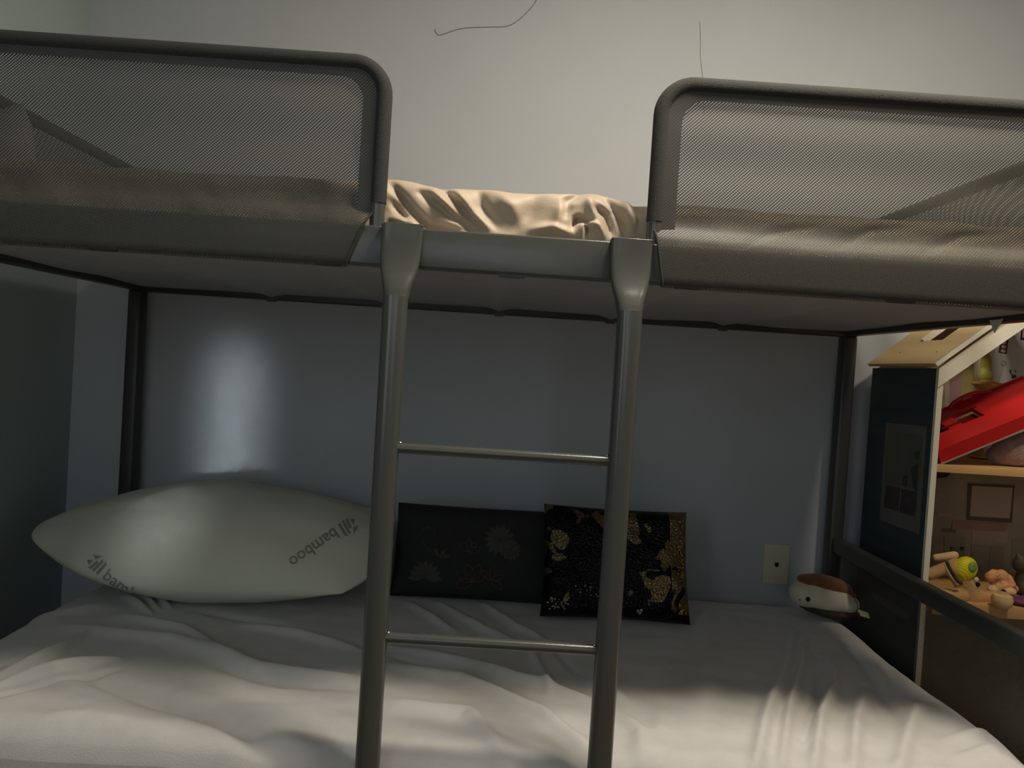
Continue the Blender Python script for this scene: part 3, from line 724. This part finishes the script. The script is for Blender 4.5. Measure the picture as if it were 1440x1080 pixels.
# ================================================================ DOLLHOUSE beyond the right end
XD = 1.055
pe_f = atX(1319.5, 518, XD); pe_b = atX(1227, 520, XD)
DY0, DY1 = pe_f.y, min(pe_b.y, YW - .01)
ZE = pe_f.z                                  # eave height
DW = .62
dh = thing('dollhouse', 'tall dark blue dollhouse with pale wooden roof beyond the right end of the bed', 'dollhouse', (XD + DW / 2, (DY0 + DY1) / 2, 0))
TK = .012
obj('side_panel', BX((XD, DY0 + .006, .0), (XD + TK, DY1, ZE)), 'navy', dh, smooth=False)
obj('front_edge', BX((XD - .0005, DY0 - .004, .0), (XD + .013, DY0 + .006, ZE + .0)), 'white', dh, smooth=False)
obj('side_panel', BX((XD + DW - TK, DY0, .0), (XD + DW, DY1, ZE)), 'white', dh, smooth=False)
zs1 = atY(1380, 657, DY0).z; zs2 = atY(1400, 852, DY0 - .03).z
sh_t = .0185
obj('shelf', BX((XD + TK, DY0, zs1 - sh_t), (XD + DW - TK, DY1 - .01, zs1), .001), 'pine', dh)
obj('shelf', BX((XD + TK, DY0 - .03, zs2 - .03), (XD + DW - TK, DY1 - .01, zs2), .001), 'pine', dh)
obj('shelf', BX((XD + TK, DY0, .05), (XD + DW - TK, DY1 - .01, .07), .001), 'pine', dh)
# roof slope (rises to the right) : direction from photo
r1 = atY(1400, 462, DY0 - .005); r0 = Vector((pe_f.x, DY0, ZE))
sl = (r1.z - ZE) / (r1.x - XD)
XP = XD + DW / 2; ZP = ZE + sl * (XP - XD)
back = obj('back_panel', PR([(XD + TK, DY1 - .01, .05), (XD + DW - TK, DY1 - .01, .05), (XD + DW - TK, DY1 - .01, ZE), (XP, DY1 - .01, ZP - .02), (XD + TK, DY1 - .01, ZE)], (0, .008, 0)), 'backp', dh, smooth=False)
# front gable trim
tw = .052
obj('gable_trim', PR([(XD - .002, DY0 - .008, ZE), (XP, DY0 - .008, ZP), (XP + DW / 2, DY0 - .008, ZE), (XP + DW / 2, DY0 - .008, ZE - tw), (XP, DY0 - .008, ZP - tw), (XD - .002, DY0 - .008, ZE - tw * .9)], (0, .010, 0)), 'white', dh, smooth=False)
# roof with a skylight opening, made of strips round the hole (u along slope from the eave, v along depth)
L = math.hypot(XP - XD, ZP - ZE); e_ = Vector(((XP - XD) / L, 0, (ZP - ZE) / L)); nrm = Vector((-e_.z, 0, e_.x))
o0 = Vector((XD - .012, DY0 - .012, ZE + .004)); dd = DY1 - DY0 + .008
def rp(u, v): return o0 + e_ * u + Vector((0, v, 0))
h0, h1, v0, v1 = .105, .26, .115, .215
def strip(bm, u0, u1, a, b): prism(bm, [rp(u0, a), rp(u1, a), rp(u1, b), rp(u0, b)], nrm * .009)
bm = bmesh.new()
strip(bm, 0, h0, 0, dd); strip(bm, h1, L, 0, dd); strip(bm, h0, h1, 0, v0); strip(bm, h0, h1, v1, dd)
rf = obj('roof_board', bm, 'birch', dh, smooth=False)
obj('skylight_frame', PR([rp(h0, v1), rp(h1, v1), rp(h1, v1 - .012), rp(h0, v1 - .012)], nrm * .014), 'white', rf, smooth=False)
bm = bmesh.new(); strip(bm, 0, L, -.006, .006); obj('roof_edge', bm, 'white', rf, smooth=False)
for u, v in ((.05, .06), (.052, .24)):
    bm = bmesh.new(); cpt = rp(u, v) + nrm * .009; ellip(bm, cpt, (.003, .003, .002), u=8, v=6); obj('screw', bm, 'pencil', rf)
# other slope
e2 = Vector((-e_.x, 0, e_.z)); o2 = Vector((XD + DW + .012, DY0 - .012, ZE + .004)); n2 = Vector((e_.z, 0, e_.x))
obj('roof_board', PR([o2, o2 + e2 * L, o2 + e2 * L + Vector((0, dd, 0)), o2 + Vector((0, dd, 0))], n2 * .009), 'birch', dh, smooth=False)
# printed window picture on the dark side panel
xs_ = XD - .0012
def sidept(px, py): q = atX(px, py, xs_); return q
def quad_side(name, pts, m, par, off=0):
    P = [sidept(*p) - Vector((off, 0, 0)) for p in pts]; return obj(name, PR(P, (.001, 0, 0)), m, par, smooth=False)
wpic = quad_side('window_print', [(1246, 594), (1303, 600), (1292, 751), (1237, 731)], 'print_w', dh)
quad_side('upper_pane', [(1249, 606), (1298, 612), (1293, 690), (1243, 679)], 'print', wpic, .0008)
quad_side('lower_pane', [(1246, 682), (1266, 686), (1263, 719), (1243, 713)], 'print_d', wpic, .0008)
quad_side('lower_pane', [(1268, 687), (1290, 692), (1287, 727), (1265, 720)], 'print_d', wpic, .0008)
quad_side('plant_print', [(1281, 658), (1292, 652), (1290, 691), (1284, 684)], 'print_g', wpic, .0014)
quad_side('plant_print', [(1270, 670), (1277, 668), (1276, 684), (1269, 682)], 'print_d', wpic, .0014)
quad_side('plant_print', [(1287, 636), (1294, 634), (1293, 646), (1287, 646)], 'print_g', wpic, .0014)
quad_side('sill_print', [(1225, 831), (1278, 862), (1279, 872), (1268, 868), (1228, 842)], 'print_w', dh)
# printed interior (parts of the back panel)
YBk = DY1 - .0105
def bq(name, pts, m, par=None, th=.0012, Y=None):
    Yq = Y if Y is not None else YBk
    return obj(name, PR([atY(x, y, Yq - th) for x, y in pts], (0, th, 0)), m, par or back, smooth=False)
bq('attic_print', [(1300, 500), (1340, 490), (1384, 470), (1384, 640), (1300, 648)], 'olive')
bq('wall_print', [(1384, 440), (1520, 440), (1520, 640), (1384, 640)], 'wall')
bq('curtain_print', [(1338, 500), (1354, 492), (1350, 600), (1332, 612)], 'mauve', th=.0022)
bq('curtain_rod', [(1330, 520), (1337, 512), (1333, 600), (1327, 606)], 'card', th=.0024)
pf = bq('picture_frame', [(1362, 680), (1427, 683), (1423, 735), (1360, 731)], 'frame_card', th=.003)
bq('picture', [(1367, 683), (1424, 686), (1420, 729), (1364, 726)], 'card', pf, th=.005)
bq('mauve_banner', [(1340, 732), (1417, 736), (1414, 748), (1338, 744)], 'mauve', th=.002)
for poly, m_ in [([(1367, 742), (1418, 745), (1416, 764), (1367, 761)], 'card'), ([(1318, 720), (1334, 722), (1334, 727), (1317, 725)], 'card'),
                 ([(1325, 743), (1345, 745), (1344, 750), (1324, 748)], 'print_w'), ([(1328, 753), (1358, 755), (1357, 790), (1328, 790)], 'card2'),
                 ([(1316, 692), (1326, 694), (1325, 698), (1315, 697)], 'card'), ([(1366, 766), (1391, 768), (1389, 806), (1365, 804)], 'card2'),
                 ([(1393, 768), (1412, 769), (1411, 808), (1391, 806)], 'card2'), ([(1424, 758), (1470, 760), (1468, 800), (1422, 798)], 'card2'),
                 ([(1336, 768), (1356, 769), (1355, 776), (1336, 775)], 'print_w'), ([(1316, 664), (1337, 665), (1332, 671), (1316, 673)], 'choc')]:
    bq('printed_card', poly, m_)
# stickers on the attic wall
def stk(name, pts, m, par, th): return bq(name, pts, m, par, th)
s1 = stk('sticker', [(1407, 477), (1418, 478), (1416, 498), (1404, 496)], 'sticker', None, .002)
for k in range(3): stk('sticker_mark', [(1409.5 - k * .5, 479 + k * 6), (1415 - k * .5, 480 + k * 6), (1414.5 - k * .5, 484 + k * 6), (1408.5 - k * .5, 483 + k * 6)], 'sticker_l', s1, .003)
s1 = stk('sticker', [(1436, 460), (1450, 461), (1449, 479), (1435, 478)], 'sticker', None, .002)
stk('sticker_mark', [(1438.5, 463), (1447, 464), (1446, 475), (1438, 475)], 'sticker_l', s1, .003)
cc = atY(1411.5, 511, YBk - .002)
obj('ring_sticker', TB([cc + Vector((.0062 * math.cos(a), 0, .0066 * math.sin(a))) for a in np.linspace(0, 2 * PI, 16, endpoint=False)], .0012, 6, closed=True, up=(0, 1, 0)), 'pencil', back)
def doodle(lines, m='sticker', w=.0011):
    bm = bmesh.new()
    for l in lines: tube(bm, smooth_line([atY(x, y, YBk - .0025) for x, y in l], 4), w, 6, up=(0, 1, 0))
    obj('doodle', bm, m, back)
doodle([[(1420, 521), (1422, 525), (1424, 529), (1423, 531)], [(1423, 531), (1427, 528), (1428, 530), (1424, 532)], [(1427, 521), (1429, 523)], [(1420, 522), (1422, 520)]], w=.0016)
doodle([[(1407, 541), (1411, 540), (1414, 543), (1413, 547), (1411, 550), (1409, 546), (1408, 542)], [(1414, 543), (1416, 541), (1414, 548)], [(1416, 547), (1419, 546), (1419, 543)], [(1420, 544), (1424, 541), (1428, 539)], [(1423, 544), (1427, 542), (1430, 541)]])

# ---- things inside the dollhouse
# hanging egg chair
c = atY(1388, 540, DY1 - .075)
t = thing('doll_chair', 'wicker doll chair with clear egg shell in the dollhouse attic', 'doll chair', (c.x, c.y, c.z - .012))
bm = bmesh.new(); q = bmesh.ops.create_uvsphere(bm, u_segments=28, v_segments=18, radius=1)
bmesh.ops.transform(bm, matrix=Matrix.Translation((c.x + .0, c.y, c.z + .048)) @ Matrix.Diagonal((.036, .036, .066, 1)), verts=bm.verts)
bmesh.ops.delete(bm, geom=[v for v in bm.verts if v.co.z < c.z - .004 or (v.co.y < c.y - .018)], context='VERTS'); obj('egg_shell', bm, 'clear', t)
bm = bmesh.new(); tube(bm, [(c.x + .034 * math.cos(a), c.y + .032 * math.sin(a), c.z) for a in np.linspace(0, 2 * PI, 28, endpoint=False)], .005, 10, closed=True, up=(0, 0, 1)); obj('basket_rim', bm, 'wicker', t)
bm = bmesh.new(); ellip(bm, (c.x, c.y, c.z - .004), (.032, .030, .016)); obj('basket', bm, 'wicker', t)
blob('cushion_pad', [((c.x - .004, c.y + .006, c.z + .02), (.022, .018, .02), None), ((c.x - .004, c.y + .012, c.z + .055), (.02, .012, .04), None)], 'greenc', t)
obj('stand', TB([(c.x, c.y, c.z - .014), (c.x, c.y, zs1 + .004)], .003, 8), 'wicker', t)
bm = bmesh.new(); ellip(bm, (c.x, c.y, zs1 + .004), (.03, .03, .004)); obj('stand_foot', bm, 'wicker', t)

# red toy tray leaning across the upper shelf
A = atY(1318, 640, DY0 + .01); B = atY(1470, 578, DY0 + .01)
ex = (B - A).normalized(); 
depthv = Vector((0, .94, .26)).normalized(); nn = ex.cross(depthv).normalized()
if nn.z < 0: nn = -nn
ez = depthv; WT = (B - A).length + .06; DT = .17
base = A - nn * .0 + ex * .002
tr = thing('toy_tray', 'red plastic toy tray with cut-outs propped on the upper dollhouse shelf', 'toy tray', base)
def tp(u, v, w): return base + ex * u + ez * v + nn * w
def tbox(bm, u0, u1, va, vb, w0, w1): 
    prism(bm, [tp(u0, va, w0), tp(u1, va, w0), tp(u1, vb, w0), tp(u0, vb, w0)], nn * (w1 - w0))
bm = bmesh.new()
tbox(bm, 0, WT, 0, .07, 0, .012); tbox(bm, 0, WT, .13, DT, 0, .012); tbox(bm, 0, .03, .07, .13, 0, .012); tbox(bm, .075, .11, .07, .13, 0, .012); tbox(bm, .17, WT, .07, .13, 0, .012)
obj('tray_panel', bm, 'red', tr, smooth=False)
bm = bmesh.new(); tbox(bm, 0, WT, -.004, .002, -.022, .013); tbox(bm, 0, WT, DT, DT + .006, -.004, .016); obj('tray_rim', bm, 'red', tr, smooth=False)
bm = bmesh.new(); tbox(bm, 0, WT, -.005, -.003, -.026, -.022); obj('pale_edge', bm, 'card', tr, smooth=False)
bm = bmesh.new(); tbox(bm, .028, .172, .068, .132, -.012, -.008); obj('sunken_floor', bm, 'red_d', tr, smooth=False)
for u, v in ((.06, .06), (.13, .10)):
    bm = bmesh.new(); tbox(bm, u, u + .05, v + .02, v + .026, .012, .015); obj('raised_bar', bm, 'red_d', tr, smooth=False)
obj('tray_arch', TB(smooth_line([tp(.12, DT, .0), tp(.15, DT, .022), tp(.2, DT, .026), tp(.25, DT, .01)], 5), .006, 10), 'red', tr)

# fuzzy mauve plush under the tray
c = atY(1425, 632, DY0 + .08)
t = blob('plush_toy', [((c.x, c.y, zs1 + .045), (.05, .04, .045), None), ((c.x + .05, c.y, zs1 + .05), (.04, .04, .05), None), ((c.x - .02, c.y + .01, zs1 + .025), (.04, .035, .025), None)], 'fuzz', None, loc=(c.x, c.y, zs1))
tag(t, 'fuzzy mauve plush on the upper dollhouse shelf under the red tray', 'plush toy')
c = atY(1440, 601, DY0 + .02)
t = blob('toy_brush', [((c.x, c.y, c.z), (.014, .012, .006), None), ((c.x + .02, c.y, c.z + .004), (.016, .012, .008), None)], 'cyan', None, loc=(c.x, c.y, c.z), vox=.002)
tag(t, 'small cyan toy poking out under the red tray', 'toy')

# reclining tan doll with yellow cap (lower shelf)
Yd = DY0 + .012
def P(px, py, dy=0): return atY(px, py, Yd + dy)
c = P(1350, 845); t = thing('plush_doll', 'floppy tan plush doll with a yellow striped cap on the lower dollhouse shelf', 'doll', (c.x, c.y, zs2))
def chain(l): return l
els = []
def limb(a, b, ra, rb, n=6):
    for k in range(n + 1):
        s_ = k / n; r_ = ra * (1 - s_) + rb * s_; els.append((a.lerp(b, s_), (r_, r_, r_), None, 14, 10))
limb(P(1345, 800), P(1366, 838), .026, .024); limb(P(1366, 838), P(1392, 842), .020, .018)
limb(P(1311, 836, -.01), P(1350, 838, -.012), .016, .018)       # front leg
limb(P(1306, 808, .02), P(1332, 798, .01), .015, .015)          # rear leg
limb(P(1392, 842), P(1405, 826), .014, .012); limb(P(1375, 850), P(1400, 858, -.01), .012, .010)
blob('body', els, 'doll', t, vox=.0035)
els = []; limb(P(1316, 784, .03), P(1342, 781, .02), .009, .011); blob('arm', els, 'doll_l', t, vox=.003)
els = [(P(1357, 800, -.012), (.028, .022, .032), Euler((0, .5, 0)))]; o = blob('cap', els, 'yellow', t, vox=.003)
els = [(P(1367, 798, -.03), (.012, .007, .015), Euler((0, .5, 0)))]; blob('badge', els, 'green', t, vox=.002)
bm = bmesh.new()
l = [P(1331, 790, -.03), P(1338, 804, -.034), P(1346, 817, -.034), P(1352, 820, -.032)]
tube(bm, smooth_line(l, 5), .0042, 8); obj('stitched_trim', bm, 'choc', t)
l = [P(1328, 792, -.028), P(1336, 808, -.032), P(1347, 822, -.033)]
obj('pale_strap', TB(smooth_line(l, 5), .003, 8), 'doll_l', t)
for px, py, m_, r_ in ((1373, 815, 'tag', .006), (1375, 822, 'hole', .006)):
    bm = bmesh.new(); ellip(bm, P(px, py, -.018), (r_, r_ * .7, r_), u=12, v=8); obj('eye' if m_ == 'hole' else 'eye_white', bm, m_, t)
# peach haired doll
c = P(1405, 820); t = thing('small_doll', 'small doll with curly peach hair beside the tan plush doll', 'doll', (c.x, c.y, zs2))
els = []
for px, py, r_ in ((1392, 811, .013), (1398, 808, .014), (1408, 810, .017), (1415, 815, .016), (1420, 822, .014), (1412, 824, .014), (1427, 828, .010), (1396, 818, .010)): els.append((P(px, py, .02 + .006 * math.sin(px)), (r_, r_, r_), None, 12, 8))
blob('hair', els, 'peach', t, vox=.0035)
els = [(P(1401, 829, .004), (.022, .016, .012), None), (P(1420, 832, .006), (.016, .014, .012), None)]; blob('face', els, 'doll_l', t, vox=.003)
bm = bmesh.new(); ellip(bm, P(1411, 832, -.014), (.006, .005, .006), u=12, v=8); obj('eye', bm, 'hole', t)
# beige block / bear head in front
c = P(1409, 846, -.055)
t = thing('toy_cup', 'round beige toy cup at the front edge of the lower dollhouse shelf', 'toy cup', (c.x, c.y, zs2))
bm = bmesh.new(); tube(bm, [(c.x, c.y, zs2 + .0005), (c.x, c.y, zs2 + .006), (c.x, c.y, zs2 + .020), (c.x, c.y, zs2 + .030), (c.x, c.y, zs2 + .034)], [.016, .021, .024, .021, .014], 12, up=(0, 1, 0)); obj('cup_body', bm, 'doll_l', t)
bm = bmesh.new(); tube(bm, [(c.x, c.y, zs2 + .034), (c.x, c.y, zs2 + .038)], [.012, .008], 12, up=(0, 1, 0)); obj('cup_lid', bm, 'doll', t)
# purple cloth
c = P(1432, 843, -.02)
t = blob('doll_dress', [((c.x + .01, c.y, zs2 + .010), (.034, .03, .010), None), ((c.x + .04, c.y, zs2 + .014), (.03, .028, .013), None)], 'purple', None, loc=(c.x, c.y, zs2), vox=.003)
tag(t, 'purple doll dress lying on the lower dollhouse shelf', 'doll clothes')
# dark toy on the right
c = P(1436, 805, .08)
t = blob('toy_bear', [((c.x, c.y, zs2 + .078), (.022, .02, .024), None), ((c.x + .022, c.y, zs2 + .035), (.034, .028, .04), None), ((c.x - .010, c.y, zs2 + .10), (.008, .006, .008), None), ((c.x + .014, c.y, zs2 + .10), (.008, .006, .008), None), ((c.x, c.y - .012, zs2 + .02), (.016, .016, .018), None)], 'dark_toy', None, loc=(c.x, c.y, zs2), vox=.003)
tag(t, 'dark olive toy bear sitting at the right of the lower dollhouse shelf', 'toy bear')

# ================================================================ LIGHT
def area(name, loc, target, size, power, col, sy=None, spread=None, shape='RECTANGLE'):
    d = bpy.data.lights.new(name, 'AREA'); d.shape = shape; d.size = size; d.size_y = sy or size; d.energy = power; d.color = col
    if spread: d.spread = math.radians(spread)
    o = bpy.data.objects.new(name, d); C.objects.link(o); o.location = loc
    o.rotation_euler = (Vector(target) - Vector(loc)).to_track_quat('-Z', 'Y').to_euler(); return o
area('ceiling_lamp', (.50, .95, 2.50), (.50, .95, 0), .30, 21, (1, .90, .77), shape='DISK')
area('window_daylight', (XW + .06, -.75, 1.35), (1.2, 1.0, .9), .9, 6, (.80, .91, 1), 1.2)
area('front_cool_fill', (-.2, YFW + .05, 1.45), (-.5, 2, .9), 1.1, 4.2, (.84, .93, 1), 1.3)  # added cool fill that lifts the left wall and lower bunk; no doorway exists
area('right_hand_lamp', (1.12, .85, 2.45), (1.12, 1.1, 0), .16, 10, (1, .84, .62), shape='DISK')
# daylight through the gap of the curtains: a narrow upright slit
area('curtain_gap_daylight', (XW + .25, -1.5, .86), (-.78, YW, .84), .12, .06, (.90, .97, 1), .5, spread=4)
w = bpy.data.worlds.new('world'); S.world = w; w.use_nodes = True
w.node_tree.nodes['Background'].inputs[0].default_value = (.5, .55, .6, 1); w.node_tree.nodes['Background'].inputs[1].default_value = .1

vs = S.view_settings; vs.view_transform = 'Standard'; vs.look = 'None'; vs.gamma = 1; vs.use_curve_mapping = False; vs.exposure = 0.26
bpy.context.view_layer.update()
